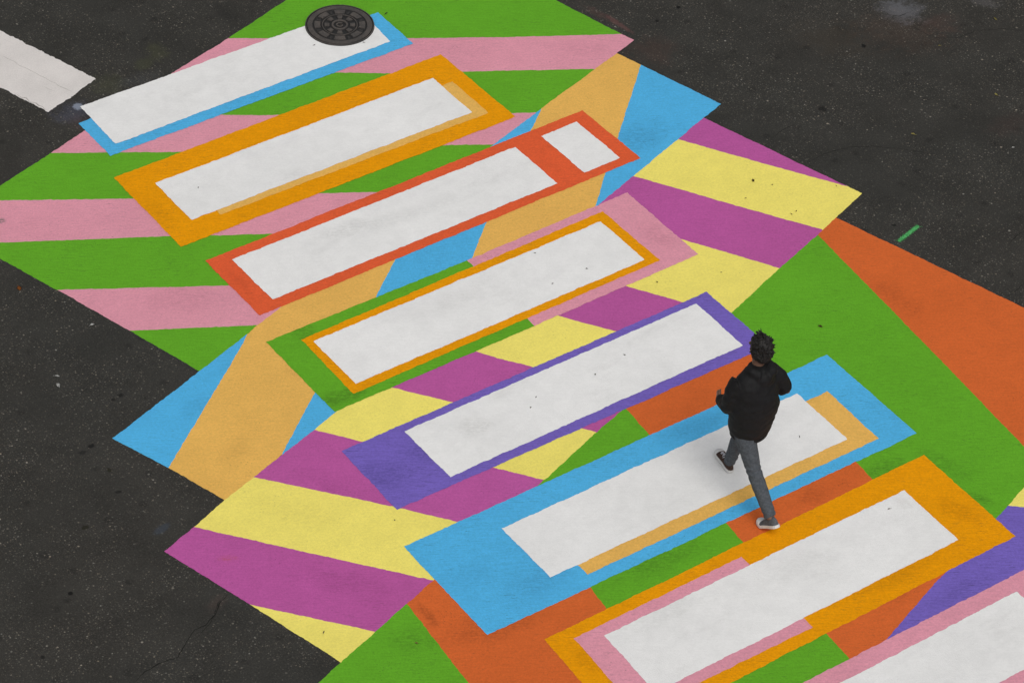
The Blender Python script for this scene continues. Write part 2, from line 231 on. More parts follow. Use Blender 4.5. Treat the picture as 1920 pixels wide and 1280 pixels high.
# ------------------------------------------------------------------ materials
class NT:
    def __init__(self, name):
        self.m = bpy.data.materials.new(name)
        self.m.use_nodes = True
        self.t = self.m.node_tree
        self.n = self.t.nodes
        self.b = self.n['Principled BSDF']
        self.pos = self.n.new('ShaderNodeNewGeometry').outputs['Position']
    def link(self, a, b):
        self.t.links.new(a, b)
    def val(self, sock, v):
        if hasattr(v, 'is_output'): self.link(v, sock)
        else: sock.default_value = v
    def math(self, op, a, b=0.0, c=0.0, clamp=False):
        n = self.n.new('ShaderNodeMath'); n.operation = op; n.use_clamp = clamp
        self.val(n.inputs[0], a); self.val(n.inputs[1], b); self.val(n.inputs[2], c)
        return n.outputs[0]
    def noise(self, scale, detail=3.0, rough=0.55, vec=None, w=None, dist=0.0):
        n = self.n.new('ShaderNodeTexNoise')
        n.inputs['Scale'].default_value = scale
        n.inputs['Detail'].default_value = detail
        n.inputs['Roughness'].default_value = rough
        n.inputs['Distortion'].default_value = dist
        self.link(vec or self.pos, n.inputs['Vector'])
        return n.outputs['Fac']
    def voro(self, scale, vec=None, feature='F1'):
        n = self.n.new('ShaderNodeTexVoronoi'); n.feature = feature; n.voronoi_dimensions = '2D'
        n.inputs['Scale'].default_value = scale
        self.link(vec or self.pos, n.inputs['Vector'])
        return n
    def mapping(self, loc=(0, 0, 0), rot=(0, 0, 0), scale=(1, 1, 1), typ='TEXTURE', vec=None):
        n = self.n.new('ShaderNodeMapping'); n.vector_type = typ
        n.inputs['Location'].default_value = loc
        n.inputs['Rotation'].default_value = rot
        n.inputs['Scale'].default_value = scale
        self.link(vec or self.pos, n.inputs['Vector'])
        return n.outputs['Vector']
    def ramp(self, f, a, b, lo=0.0, hi=1.0, smooth=True):
        n = self.n.new('ShaderNodeMapRange')
        n.interpolation_type = 'SMOOTHSTEP' if smooth else 'LINEAR'
        self.val(n.inputs['Value'], f)
        n.inputs['From Min'].default_value = a; n.inputs['From Max'].default_value = b
        n.inputs['To Min'].default_value = lo; n.inputs['To Max'].default_value = hi
        return n.outputs['Result']
    def mix(self, f, a, b, mode='MIX'):
        n = self.n.new('ShaderNodeMix'); n.data_type = 'RGBA'; n.blend_type = mode
        self.val(n.inputs[0], f)
        for s, v in ((n.inputs[6], a), (n.inputs[7], b)):
            if hasattr(v, 'is_output'): self.link(v, s)
            else: s.default_value = (*v[:3], 1.0)
        return n.outputs[2]
    def scalecol(self, c, f):
        n = self.n.new('ShaderNodeVectorMath'); n.operation = 'SCALE'
        if hasattr(c, 'is_output'): self.link(c, n.inputs[0])
        else: n.inputs[0].default_value = c[:3]
        self.val(n.inputs['Scale'], f)
        return n.outputs[0]
    def sep(self, c):
        n = self.n.new('ShaderNodeSeparateColor'); self.link(c, n.inputs[0]); return n.outputs
    def bump(self, h, strength, dist):
        n = self.n.new('ShaderNodeBump')
        n.inputs['Strength'].default_value = strength; n.inputs['Distance'].default_value = dist
        self.link(h, n.inputs['Height']); self.link(n.outputs[0], self.b.inputs['Normal'])
    def done(self, colour, rough=0.8, spec=0.3):
        if hasattr(colour, 'is_output'): self.link(colour, self.b.inputs['Base Color'])
        else: self.b.inputs['Base Color'].default_value = (*colour[:3], 1)
        self.val(self.b.inputs['Roughness'], rough)
        self.b.inputs['Specular IOR Level'].default_value = spec
        return self.m

def lin(r, g, b):
    f = lambda v: (v / 255 / 12.92) if v / 255 <= 0.04045 else ((v / 255 + 0.055) / 1.055) ** 2.4
    return (f(r), f(g), f(b))

EXPOSURE = 0.0
STREAK = R(-32.6)
def paint(name, rgb, wear=1.0, smudge=0.0, off=0.0, streak=1.0, marks=()):
    t = NT(name)
    p = t.mapping(loc=(off, off * 1.7, 0), typ='POINT')
    blotch = t.noise(0.9, 4, .6, vec=p)
    mid = t.noise(6.0, 4, .6, vec=p)
    grain = t.noise(48, 4, .75, vec=p)
    sv = t.mapping(rot=(0, 0, STREAK), scale=(0.16, 0.014, 1), vec=p)
    strk = t.noise(1.0, 4, .65, vec=sv)
    f = t.math('ADD', t.ramp(blotch, .3, .7, .965, 1.035), t.ramp(grain, .3, .7, -.125 * wear, .10 * wear, False))
    f = t.math('ADD', f, t.ramp(mid, .3, .7, -.025, .025))
    f = t.math('ADD', f, t.ramp(strk, .32, .68, -.06 * streak, .05 * streak, False))
    c = t.scalecol(rgb, f)
    # pores where the dark asphalt shows through, gathered in thinner patches
    v = t.voro(42, vec=p)
    rnd = t.sep(v.outputs['Color'])
    pore = t.math('MULTIPLY', t.ramp(v.outputs['Distance'], .12, .30, 1, 0), t.math('GREATER_THAN', rnd[0], .86))
    patch = t.ramp(t.noise(2.6, 4, .65, vec=p), .48, .70)
    pore = t.math('MULTIPLY', pore, t.math('MULTIPLY', patch, .38 * wear))
    c = t.mix(pore, c, (.03, .03, .028))
    # ragged rolled-on gaps following the roller direction
    sv2 = t.mapping(rot=(0, 0, STREAK), scale=(0.085, 0.011, 1), vec=p)
    gap = t.ramp(t.noise(1.0, 3, .6, vec=sv2, dist=.8), .56, .70)
    gap = t.math('MULTIPLY', gap, t.math('MULTIPLY', t.ramp(t.noise(1.5, 3, .6, vec=p), .38, .62), .27 * wear * streak))
    c = t.mix(gap, c, (.03, .03, .028))
    if smudge:
        sm = t.mapping(rot=(0, 0, R(4)), scale=(.75, .26, 1), vec=p)
        d = t.ramp(t.noise(1.0, 5, .68, vec=sm), .54, .78)
        d = t.math('MULTIPLY', d, smudge)
        c = t.mix(d, c, (.30, .29, .27))
        tr = t.mapping(rot=(0, 0, R(2)), scale=(.5, .02, 1), vec=p)
        d2 = t.math('MULTIPLY', t.ramp(t.noise(1.0, 4, .7, vec=tr), .62, .75), t.math('MULTIPLY', t.ramp(t.noise(.8, 2, .5, vec=p), .52, .66), smudge * .6))
        c = t.mix(d2, c, (.22, .215, .2))
    if marks:      # scuffs and grime left on this paint
        e1, e2, e3 = t.noise(5, 5, .7), t.noise(30, 4, .75), t.noise(1.0, 4, .7, vec=t.mapping(rot=(0, 0, STREAK), scale=(.10, .016, 1)))
        for (x, y, rx, ry, a, sc, s) in marks:
            v = t.mapping(loc=(x, y, 0), rot=(0, 0, a), scale=(rx, ry, 1))
            ln = t.n.new('ShaderNodeVectorMath'); ln.operation = 'LENGTH'
            t.link(v, ln.inputs[0])
            d = t.math('ADD', ln.outputs['Value'], t.math('MULTIPLY', t.math('SUBTRACT', e1, .5), 1.6))
            m = t.math('MULTIPLY', t.ramp(d, .2, 1.2, 1, 0), t.math('ADD', t.ramp(e2, .38, .62), t.ramp(e3, .40, .62)))
            c = t.mix(t.math('MULTIPLY', m, s * (.24 if smudge else .34)), c, sc)
    h = t.math('ADD', t.math('MULTIPLY', t.noise(120, 2, .6), .6), t.math('MULTIPLY', t.voro(95).outputs['Distance'], .55))
    h = t.math('ADD', h, t.math('MULTIPLY', strk, .8 * streak))
    t.bump(h, .4, .006)
    return t.done(c, t.ramp(grain, .3, .7, .8, .95), .10)

K = 1.0
E0 = .78        # light reaching the road; paint albedo = photographed colour / E0
SRGB = {'green': (88, 150, 35), 'pink': (198, 135, 150), 'white': (208, 208, 207), 'orange': (208, 137, 3), 'tan': (206, 161, 82),
        'red': (200, 84, 48), 'blue': (73, 159, 205), 'magenta': (165, 79, 140), 'violet': (105, 89, 168), 'yellow': (222, 203, 102), 'orange_red': (188, 91, 43)}
COL = {k: tuple(min(.88, x / E0) for x in lin(*v)) for k, v in SRGB.items()}
STREAKS = {'white': .3, 'yellow': .45, 'violet': 2.0, 'orange': 1.5, 'green': 1.4, 'blue': 1.25, 'tan': .7}
PM = {}
for i, (k, c) in enumerate(COL.items()):
    PM[k] = paint('paint_' + k, c, wear=.28 if k == 'white' else (.7 if k == 'yellow' else 1.0), smudge=.15 if k == 'white' else 0, off=i * 3.7, streak=STREAKS.get(k, 1.0), marks=PAINT_MARKS.get(k, ()))

def road_material():
    t = NT('asphalt')
    big = t.noise(.35, 4, .6)
    mid = t.noise(2.2, 5, .65)
    fine = t.noise(55, 4, .75)
    finer = t.noise(160, 2, .7)
    c = t.mix(t.ramp(big, .38, .62), (.0372, .0367, .0332), (.0390, .0372, .0332))
    f = t.math('ADD', t.ramp(mid, .3, .7, .86, 1.12), t.ramp(fine, .25, .75, -.34, .34, False))
    f = t.math('ADD', f, t.ramp(finer, .3, .7, -.16, .16, False))
    c = t.scalecol(c, f)
    # binder-rich dark spots
    v0 = t.voro(3.1)
    r0 = t.sep(v0.outputs['Color'])
    d0 = t.math('ADD', v0.outputs['Distance'], t.math('MULTIPLY', t.noise(9, 3), .25))
    dk = t.math('MULTIPLY', t.ramp(d0, .17, .30, 1, 0), t.math('GREATER_THAN', r0[1], .62))
    c = t.mix(t.math('MULTIPLY', dk, .40), c, (.014, .0135, .013))
    # worn aggregate: pale stones of several sizes
    for sc, thr, rad, bright, amt, dens in ((70, .55, .42, .085, .8, 1.0), (42, .72, .30, .13, .8, 1.0), (27, .80, .22, .20, .85, 1.0), (15, .88, .14, .26, .9, 1.0), (7.5, .93, .085, .38, .9, 1.0)):
        v = t.voro(sc)
        rr = t.sep(v.outputs['Color'])
        wob = t.math('ADD', v.outputs['Distance'], t.math('MULTIPLY', t.math('SUBTRACT', t.noise(sc * 3, 1), .5), .16))
        st = t.math('MULTIPLY', t.ramp(wob, rad * .55, rad, 1, 0), t.math('GREATER_THAN', rr[0], thr))
        st = t.math('MULTIPLY', st, t.ramp(t.noise(1.3, 3, .6), .36, .6, .25, 1.0))
        st = t.math('MULTIPLY', st, t.math('MULTIPLY', t.math('ADD', t.math('MULTIPLY', rr[2], .75), .25), amt))
        sc_col = t.mix(rr[1], (bright, bright * .97, bright * .88), (bright * .95, bright * .8, bright * .62))
        c = t.mix(st, c, sc_col)
    # stains that belong to the road itself
    edge = t.noise(7, 5, .7)
    edge2 = t.noise(38, 3, .7)
    for (x, y, rx, ry, a, sc, s) in STAINS:
        v = t.mapping(loc=(x, y, 0), rot=(0, 0, a), scale=(rx, ry, 1))
        ln = t.n.new('ShaderNodeVectorMath'); ln.operation = 'LENGTH'
        t.link(v, ln.inputs[0])
        big_one = rx > .12
        d = t.math('ADD', ln.outputs['Value'], t.math('MULTIPLY', t.math('SUBTRACT', edge, .5), 2.4 if big_one else 1.3))
        d = t.math('ADD', d, t.math('MULTIPLY', t.math('SUBTRACT', edge2, .5), 1.5 if big_one else .9))
        fct = t.ramp(d, .2 if big_one else .55, 1.25 if big_one else 1.15, s * (.45 if big_one else .9), 0)
        c = t.mix(fct, c, sc)
    h = t.math('ADD', t.math('MULTIPLY', fine, .5), t.math('MULTIPLY', t.voro(70).outputs['Distance'], .8))
    t.bump(h, .45, .007)
    return t.done(c, .9, .12)

def simple(name, rgb, rough=.7, spec=.3, var=.15, scale=20, bump=0.0, bscale=60):
    t = NT(name)
    f = t.ramp(t.noise(scale, 4, .6), .3, .7, 1 - var, 1 + var)
    if bump:
        t.bump(t.noise(bscale, 4, .65), bump, .004)
    return t.done(t.scalecol(rgb, f), rough, spec)

# ------------------------------------------------------------------ ground and paint
road_mat = road_material()
bm = bmesh.new()
bmesh.ops.create_grid(bm, x_segments=8, y_segments=8, size=120)
road = link_bm('road', bm, road_mat)
tag(road, 'dark grey worn asphalt road surface with pale aggregate specks', 'road', kind='structure')

def wobble(x, y, amp):
    v = Vector((x, y, 0))
    n1 = noise.noise_vector(v * 21.0)
    n2 = noise.noise_vector(v * 5.0 + Vector((7, 3, 1)))
    n3 = noise.noise_vector(v * 55.0 + Vector((1, 9, 4)))
    return (x + amp * (n1.x * .0052 + n2.x * .005 + n3.x * .004), y + amp * (n1.y * .0052 + n2.y * .005 + n3.y * .004))

def sheet(name, pts, z, mat, parent, amp=1.0, step=.013, hole=None):
    """A painted patch: outline resampled, edges slightly unsteady like hand-taped road paint."""
    out = []
    n = len(pts)
    for i in range(n):
        a, b = pts[i], pts[(i + 1) % n]
        L = math.hypot(b[0] - a[0], b[1] - a[1])
        k = max(1, min(700, int(L / step)))
        for j in range(k):
            u = j / k
            out.append(wobble(a[0] + (b[0] - a[0]) * u, a[1] + (b[1] - a[1]) * u, amp))
    bm = bmesh.new()
    vs = [bm.verts.new((x, y, z)) for x, y in out]
    f = bm.faces.new(vs)
    f.normal_update()
    if f.normal.z < 0:
        f.normal_flip()
    bmesh.ops.triangulate(bm, faces=[f], ngon_method='EAR_CLIP')
    return link_bm(name, bm, mat, parent)

COLNAME = {'green': 'green', 'pink': 'pink', 'blue': 'sky blue', 'tan': 'tan', 'magenta': 'magenta', 'yellow': 'yellow',
           'orange_red': 'burnt orange', 'violet': 'violet', 'orange': 'orange', 'red': 'brick red', 'white': 'white'}
PANEL_LABEL = {
 'A': 'green and pink striped road mural panel holding the manhole cover',
 'B': 'tan and sky blue wedged road mural panel between the pink stripes and magenta stripes',
 'C': 'magenta and yellow striped road mural panel crossing the middle of the crosswalk',
 'D': 'road mural panel of wide green and burnt orange wedges under the walking person',
 'E': 'violet road mural panel with a yellow sliver in the lower right corner',
}
def centre(pts):
    return (sum(p[0] for p in pts) / len(pts), sum(p[1] for p in pts) / len(pts), 0)
for k, (z, bands) in PANELS.items():
    allp = [p for c, ps in bands for p in ps]
    root = empty('mural_panel', centre(allp))
    tag(root, PANEL_LABEL[k], 'road mural', 'painted mural panels of the crosswalk')
    for i, (c, ps) in enumerate(bands):
        o = sheet('colour_band', ps, z, PM[c], root)
        o['label'] = COLNAME[c] + ' painted band'

BAR_LABEL = {
 1: 'white crosswalk bar with sky blue offset edge, cut by the manhole cover',
 2: 'white crosswalk bar in a full orange border with thin tan offset edge',
 3: 'white crosswalk bar split in two pieces inside a brick red border',
 4: 'white crosswalk bar in orange line inside a half green half pink border',
 5: 'white crosswalk bar in a violet border that is wide at its lower left end',
 6: 'white crosswalk bar in a sky blue border with tan offset edge, under the walker',
 7: 'white crosswalk bar in an orange border with a pink inner half border',
 8: 'white crosswalk bar in a pink border cut off by the lower right corner',
}
for k, parts in BARS.items():
    root = empty('crosswalk_bar', centre(parts[0][2 + 1]))
    tag(root, BAR_LABEL[k], 'crosswalk bar', 'white bars of the painted crosswalk')
    for (n, c, z, ps) in parts:
        o = sheet(n, ps, z, PM[c], root, amp=1.15)
        o['label'] = ('white painted bar' if n == 'white_bar' else COLNAME[c] + (' offset edge' if n == 'offset_band' else ' painted border'))

# lane line, worn, at the left edge
def lane_material():
    t = NT('old_road_paint')
    c = t.scalecol((.70, .665, .64), t.math('ADD', t.ramp(t.noise(3, 4), .3, .7, .94, 1.05), t.ramp(t.noise(70, 3, .7), .3, .7, -.06, .06)))
    cr = t.mapping(rot=(0, 0, math.atan2(LANE_LINE[2][1] - LANE_LINE[1][1], LANE_LINE[2][0] - LANE_LINE[1][0])), scale=(.9, .05, 1))
    chip = t.ramp(t.noise(1, 5, .75, vec=cr), .66, .72)
    c = t.mix(t.math('MULTIPLY', chip, .45), c, (.12, .115, .11))
    t.bump(t.noise(110, 3), .35, .006)
    return t.done(c, .7, .3)
lane = sheet('lane_line', LANE_LINE, .0016, lane_material(), None, amp=2.0)
tag(lane, 'old off-white lane line end on bare asphalt left of the mural', 'road marking')

def ribbon(bm, pts, width, z, seed=0, step=.02, rough=.006, taper=True):
    P = []
    for a, b in zip(pts[:-1], pts[1:]):
        L = math.hypot(b[0] - a[0], b[1] - a[1]); k = max(1, int(L / step))
        for j in range(k):
            u = j / k
            P.append(Vector((a[0] + (b[0] - a[0]) * u, a[1] + (b[1] - a[1]) * u, z)))
    P.append(Vector((*pts[-1], z)))
    rows = []
    for i, p in enumerate(P):
        d = (P[min(i + 1, len(P) - 1)] - P[max(i - 1, 0)]).normalized()
        nrm = Vector((-d.y, d.x, 0))
        o = noise.noise(p * 14 + Vector((seed, 0, 0))) * rough * 2 + noise.noise(p * 45 + Vector((seed, 5, 0))) * rough
        w = width * (.35 + 1.0 * abs(noise.noise(p * 9 + Vector((0, seed, 2)))) + .4 * abs(noise.noise(p * 40)))
        if taper:
            w *= min(1, (i + .3) / 6, (len(P) - i - .7) / 6)
        rows.append((bm.verts.new(p + nrm * (o + w / 2)), bm.verts.new(p + nrm * (o - w / 2))))
    for (a, b), (c, d) in zip(rows[:-1], rows[1:]):
        bm.faces.new((b, d, c, a))

# the worn seam along the lane line and the scratch on it
def lerp(a, b, u): return (a[0] + (b[0] - a[0]) * u, a[1] + (b[1] - a[1]) * u)
seam_mat = simple('seam_dirt', (.40, .375, .35), .9, .2, .3, 40)
bm = bmesh.new()
A0, A1, A2, A3 = LANE_LINE[1], LANE_LINE[2], LANE_LINE[3], LANE_LINE[4]
ribbon(bm, [lerp(A0, A3, .44), lerp(A1, A2, .45)], .007, .0028, 3)
ribbon(bm, [lerp(lerp(A0, A3, .62), lerp(A1, A2, .62), .62), lerp(lerp(A0, A3, .62), lerp(A1, A2, .58), .80)], .010, .0030, 8)
ribbon(bm, [lerp(lerp(A0, A3, .97), lerp(A1, A2, .96), .3), lerp(A0, A2, .985)], .013, .0032, 5, rough=.012)
link_bm('seam', bm, seam_mat, lane)

crack_mat = simple('crack_dirt', (.015, .0147, .0135), .95, .1, .3, 30)
bm = bmesh.new()
for i, c in enumerate(CRACKS):
    ribbon(bm, c, .013 if i in (0,) else .0075, .0006, i * 3.1)
link_bm('crack', bm, crack_mat, road)

# green utility mark
def spray_material():
    t = NT('spray_paint')
    c = t.mix(t.ramp(t.noise(30, 3, .7), .35, .65), (.04, .25, .065), (.10, .42, .14))
    t.bump(t.noise(120, 3), .35, .006)
    return t.done(c, .9, .1)
bm = bmesh.new()
rng = random.Random(4)
dv = Vector((SPRAY[2][0] - SPRAY[0][0], SPRAY[2][1] - SPRAY[0][1], 0)); dl = dv.length; dv.normalize(); nv = Vector((-dv.y, dv.x, 0))
base = Vector((*SPRAY[0], 0))
core = []
N = 40
for side in (1, -1):
    for i in range(N):
        u = i / (N - 1) if side == 1 else 1 - i / (N - 1)
        ww = .018 * (1 + .35 * noise.noise(Vector((u * 11, side * 3, 0)))) * math.sqrt(max(.02, 1 - (2 * u - 1) ** 8))
        core.append(base + dv * dl * u + nv * side * ww + Vector((0, 0, .0012)))
f = bm.faces.new([bm.verts.new(p) for p in core])
f.normal_update()
if f.normal.z < 0: f.normal_flip()
bmesh.ops.triangulate(bm, faces=[f], ngon_method='EAR_CLIP')
for i in range(260):   # fine overspray
    u = rng.uniform(-.02, 1.02); off = rng.choice((-1, 1)) * (.014 + abs(rng.gauss(0, .009))); r = rng.uniform(.0012, .0032)
    c = base + dv * dl * u + nv * off + Vector((0, 0, .0014 + i * 1e-6))
    ring = [bm.verts.new(c + Vector((math.cos(q) * r, math.sin(q) * r, 0))) for q in [k * math.pi / 3 for k in range(6)]]
    bm.faces.new(ring)
spray = link_bm('spray_mark', bm, spray_material())
tag(spray, 'short bright green spray paint dash on the asphalt beside the burnt orange wedge', 'utility mark')

# ------------------------------------------------------------------ manhole cover
def iron_material():
    t = NT('cast_iron')
    c = t.mix(t.ramp(t.noise(9, 4, .65), .35, .65), (.062, .056, .052), (.090, .077, .068))
    s = t.n.new('ShaderNodeSeparateXYZ'); t.link(t.pos, s.inputs[0])
    c = t.mix(t.ramp(s.outputs[2], .013, .024), (.020, .0195, .019), c)      # dirt lies in the hollows, raised tops are worn bright
    c = t.scalecol(c, t.ramp(t.noise(70, 3, .7), .3, .7, .75, 1.25, False))
    pt = t.math('MULTIPLY', t.ramp(t.noise(26, 4, .7), .70, .76), t.ramp(t.noise(5, 2), .45, .6))
    c = t.mix(t.math('MULTIPLY', pt, .5), c, (.20, .19, .20))
    t.bump(t.noise(150, 3), .4, .004)
    return t.done(c, .62, .35)
iron = iron_material()
MR = .351
mx, my = MANHOLE
def ring_sector(bm, r0, r1, a0, a1, z0, z1, seg=None, bev=.004):
    """Raised cast block: sector of a ring with sloping sides."""
    seg = seg or max(2, int(abs(a1 - a0) / R(6)))
    full = abs(abs(a1 - a0) - 2 * math.pi) < 1e-6
    def row(r, z, da):
        lo, hi = (a0, a1) if full else (a0 + da, a1 - da)
        m = seg if full else seg + 1
        return [bm.verts.new((mx + r * math.cos(lo + (hi - lo) * i / seg), my + r * math.sin(lo + (hi - lo) * i / seg), z)) for i in range(m)]
    da = bev / ((r0 + r1) / 2)
    lo_i, hi_i = row(r0, z0, 0), row(r0 + bev, z1, da)
    hi_o, lo_o = row(r1 - bev, z1, da), row(r1, z0, 0)
    m = len(lo_i)
    for a, b in ((lo_i, hi_i), (hi_i, hi_o), (hi_o, lo_o)):
        for i in range(m if full else m - 1):
            j = (i + 1) % m
            bm.faces.new((a[i], b[i], b[j], a[j]))
    if not full:
        bm.faces.new((lo_i[0], lo_o[0], hi_o[0], hi_i[0]))
        bm.faces.new((lo_i[-1], hi_i[-1], hi_o[-1], lo_o[-1]))
man = empty('manhole_cover', (mx, my, 0))
tag(man, 'round dark cast iron manhole cover set over the white bar and green paint', 'manhole cover')
bm = bmesh.new()
ring_sector(bm, .335, MR, 0, 2 * math.pi, .0, .0215, 72, .004)
bmesh.ops.recalc_face_normals(bm, faces=bm.faces[:])
link_bm('rim', bm, iron, man)
bm = bmesh.new()
bmesh.ops.create_circle(bm, cap_ends=True, segments=72, radius=.336, matrix=Matrix.Translation((mx, my, .0115)))
ring_sector(bm, .272, .330, 0, 2 * math.pi, .0112, .0215, 72, .004)
ph = math.atan2(CAM_ROT[1][1], CAM_ROT[0][1])
for i in range(8):
    a = ph + i * math.pi / 4
    ring_sector(bm, .192, .262, a - R(14.5), a + R(14.5), .0112, .0262, bev=.006)
    a += math.pi / 8
    ring_sector(bm, .205, .252, a - R(3.5), a + R(3.5), .0112, .0165, bev=.003)
ring_sector(bm, .168, .182, 0, 2 * math.pi, .0112, .0225, 60, .003)
for i in range(8):
    a = ph + i * math.pi / 4
    ring_sector(bm, .102, .158, a - R(12.5), a + R(12.5), .0112, .0262, bev=.005)
bmesh.ops.recalc_face_normals(bm, faces=bm.faces[:])
lid = link_bm('lid', bm, iron, man)
bm = bmesh.new()
ring_sector(bm, .060, .088, 0, 2 * math.pi, .0112, .0265, 40, .006)
# rounded letter like a G at the hub: open ring with an inward bar
rt = ph - math.pi / 2
ring_sector(bm, .022, .040, rt + R(40), rt + R(345), .0113, .0255, 20, .003)
ring_sector(bm, .002, .032, rt - R(22), rt + R(2), .0113, .0245, 4, .003)
bmesh.ops.recalc_face_normals(bm, faces=bm.faces[:])
link_bm('hub', bm, iron, man)

# ------------------------------------------------------------------ leaves and scraps
LM = {
 'olive': (.16, .115, .03), 'tan_leaf': (.34, .22, .09), 'brown': (.115, .06, .03), 'grey': (.17, .15, .13), 'dark': (.085, .075, .066),
 'rust': (.30, .10, .02), 'yellow_leaf': (.46, .40, .13), 'white_scrap': (.62, .62, .60)}
LM = {k: simple('dry_' + k, v, .75, .25, .3, 90) for k, v in LM.items()}
def leaf_bm(x, y, s, rz, slim, rng):
    bm = bmesh.new()
    nx, ny = 8, 4
    rows = []
    curl = rng.uniform(.25, .6)
    for i in range(nx + 1):
        u = i / nx
        wd = slim * s * (math.sin(math.pi * min(1, u * .93 + .05)) ** .8)
        rr = []
        for j in range(ny + 1):
            v = j / ny * 2 - 1
            px = (u - .5) * s
            py = v * wd * .5 * (1 + .25 * noise.noise(Vector((u * 5 + x, v + y, 0))))
            pz = .003 + curl * s * .28 * (v * v) * math.sin(math.pi * u) + curl * s * .18 * (u - .5) ** 2 * 2 + .004 * s / .04 * noise.noise(Vector((u * 4, v * 3, x * 10)))
            rr.append(bm.verts.new((px, py, max(.0012, pz))))
        rows.append(rr)
    for i in range(nx):
        for j in range(ny):
            bm.faces.new((rows[i][j], rows[i + 1][j], rows[i + 1][j + 1], rows[i][j + 1]))
    geo = bmesh.ops.solidify(bm, geom=bm.faces[:], thickness=-.0012)
    # stalk
    p0 = Vector((s * .48, 0, .004)); p1 = Vector((s * .78, s * .08, .006))
    for a, b in ((p0, p1),):
        d = Vector((0, s * .02, 0)); q = Vector((0, 0, .0016))
        vs = [bm.verts.new(k) for k in (a - d, a + d, b + d * .6, b - d * .6, a - d + q, a + d + q, b + d * .6 + q, b - d * .6 + q)]
        for idx in ((0, 3, 2, 1), (4, 5, 6, 7), (0, 1, 5, 4), (1, 2, 6, 5), (2, 3, 7, 6), (3, 0, 4, 7)):
            bm.faces.new([vs[i] for i in idx])
    bmesh.ops.rotate(bm, verts=bm.verts[:], cent=(0, 0, 0), matrix=Matrix.Rotation(rz, 3, 'Z'))
    bmesh.ops.translate(bm, verts=bm.verts[:], vec=(x, y, .0085))
    return bm
rng = random.Random(21)
for (x, y, s, c, lab) in LEAVES:
    onroad = 'bare asphalt' in lab
    s *= 1.0 if onroad else .82
    bm = leaf_bm(x, y, s, rng.uniform(0, 6.28), rng.uniform(.42, .7) if 'twig' not in lab and 'husk' not in lab else .28, rng)
    if onroad:
        bmesh.ops.translate(bm, verts=bm.verts[:], vec=(0, 0, -.0075))
    nm = 'paper_scrap' if 'paper' in lab else ('twig' if 'twig' in lab else ('crumb' if 'crumb' in lab else 'fallen_leaf'))
    o = link_bm(nm, bm, LM[c], None, True, origin=(x, y, .001 if onroad else .0085))
    tag(o, lab, {'paper_scrap': 'paper scrap', 'twig': 'twig', 'crumb': 'crumb', 'fallen_leaf': 'leaf'}[nm], 'litter lying on the crosswalk')

# ------------------------------------------------------------------ the walking person
V = Vector
def frame(d, side):
    d = d.normalized()
    s = (side - d * side.dot(d))
    if s.length < 1e-5:
        s = V((0, 0, 1)) - d * d.z
    s.normalize()
    return d, s, d.cross(s)
def tube(bm, pts, seg=18, side=V((1, 0, 0)), cap=.6):
    """Closed tapering limb; pts = [(centre, radius or (side radius, other radius))]."""
    P = [V(p) for p, r in pts]
    Rr = [(r, r) if not isinstance(r, tuple) else r for p, r in pts]
    rings = []
    for i, p in enumerate(P):
        d = (P[min(i + 1, len(P) - 1)] - P[max(i - 1, 0)])
        d, s, u = frame(d, side)
        a, b = Rr[i]
        rings.append([bm.verts.new(p + s * (a * math.cos(t)) + u * (b * math.sin(t))) for t in [k * 2 * math.pi / seg for k in range(seg)]])
    d0 = (P[0] - P[1]).normalized(); d1 = (P[-1] - P[-2]).normalized()
    c0 = bm.verts.new(P[0] + d0 * min(Rr[0]) * cap); c1 = bm.verts.new(P[-1] + d1 * min(Rr[-1]) * cap)
    for A, B in zip(rings[:-1], rings[1:]):
        for k in range(seg):
            bm.faces.new((A[k], A[(k + 1) % seg], B[(k + 1) % seg], B[k]))
    for k in range(seg):
        bm.faces.new((rings[0][(k + 1) % seg], rings[0][k], c0))
        bm.faces.new((rings[-1][k], rings[-1][(k + 1) % seg], c1))
def blob(bm, c, r, rot=None, seg=20):
    M = Matrix.Translation(V(c)) @ (rot.to_4x4() if rot else Matrix.Identity(4)) @ Matrix.Diagonal((*r, 1))
    bmesh.ops.create_uvsphere(bm, u_segments=seg, v_segments=seg // 2 + 2, radius=1, matrix=M)
def fused(name, bm, mat, parent, voxel, smooth_it=3, fold=None):
    """Fuse overlapping volumes into one continuous skin and keep the result as plain mesh."""
    bmesh.ops.recalc_face_normals(bm, faces=bm.faces[:])
    me = bpy.data.meshes.new('tmp'); bm.to_mesh(me); bm.free()
    o = bpy.data.objects.new('tmp', me); col.objects.link(o)
    m = o.modifiers.new('r', 'REMESH'); m.mode = 'VOXEL'; m.voxel_size = voxel
    if smooth_it:
        s = o.modifiers.new('s', 'SMOOTH'); s.factor = .5; s.iterations = smooth_it
    dg = bpy.context.evaluated_depsgraph_get(); dg.update()
    me2 = bpy.data.meshes.new_from_object(o.evaluated_get(dg))
    bpy.data.objects.remove(o); bpy.data.meshes.remove(me)
    b2 = bmesh.new(); b2.from_mesh(me2); bpy.data.meshes.remove(me2)
    if fold:
        b2.normal_update()
        mv = [(v, v.normal * fold(v.co)) for v in b2.verts]
        for v, d in mv: v.co += d
    return link_bm(name, b2, mat, parent, True)

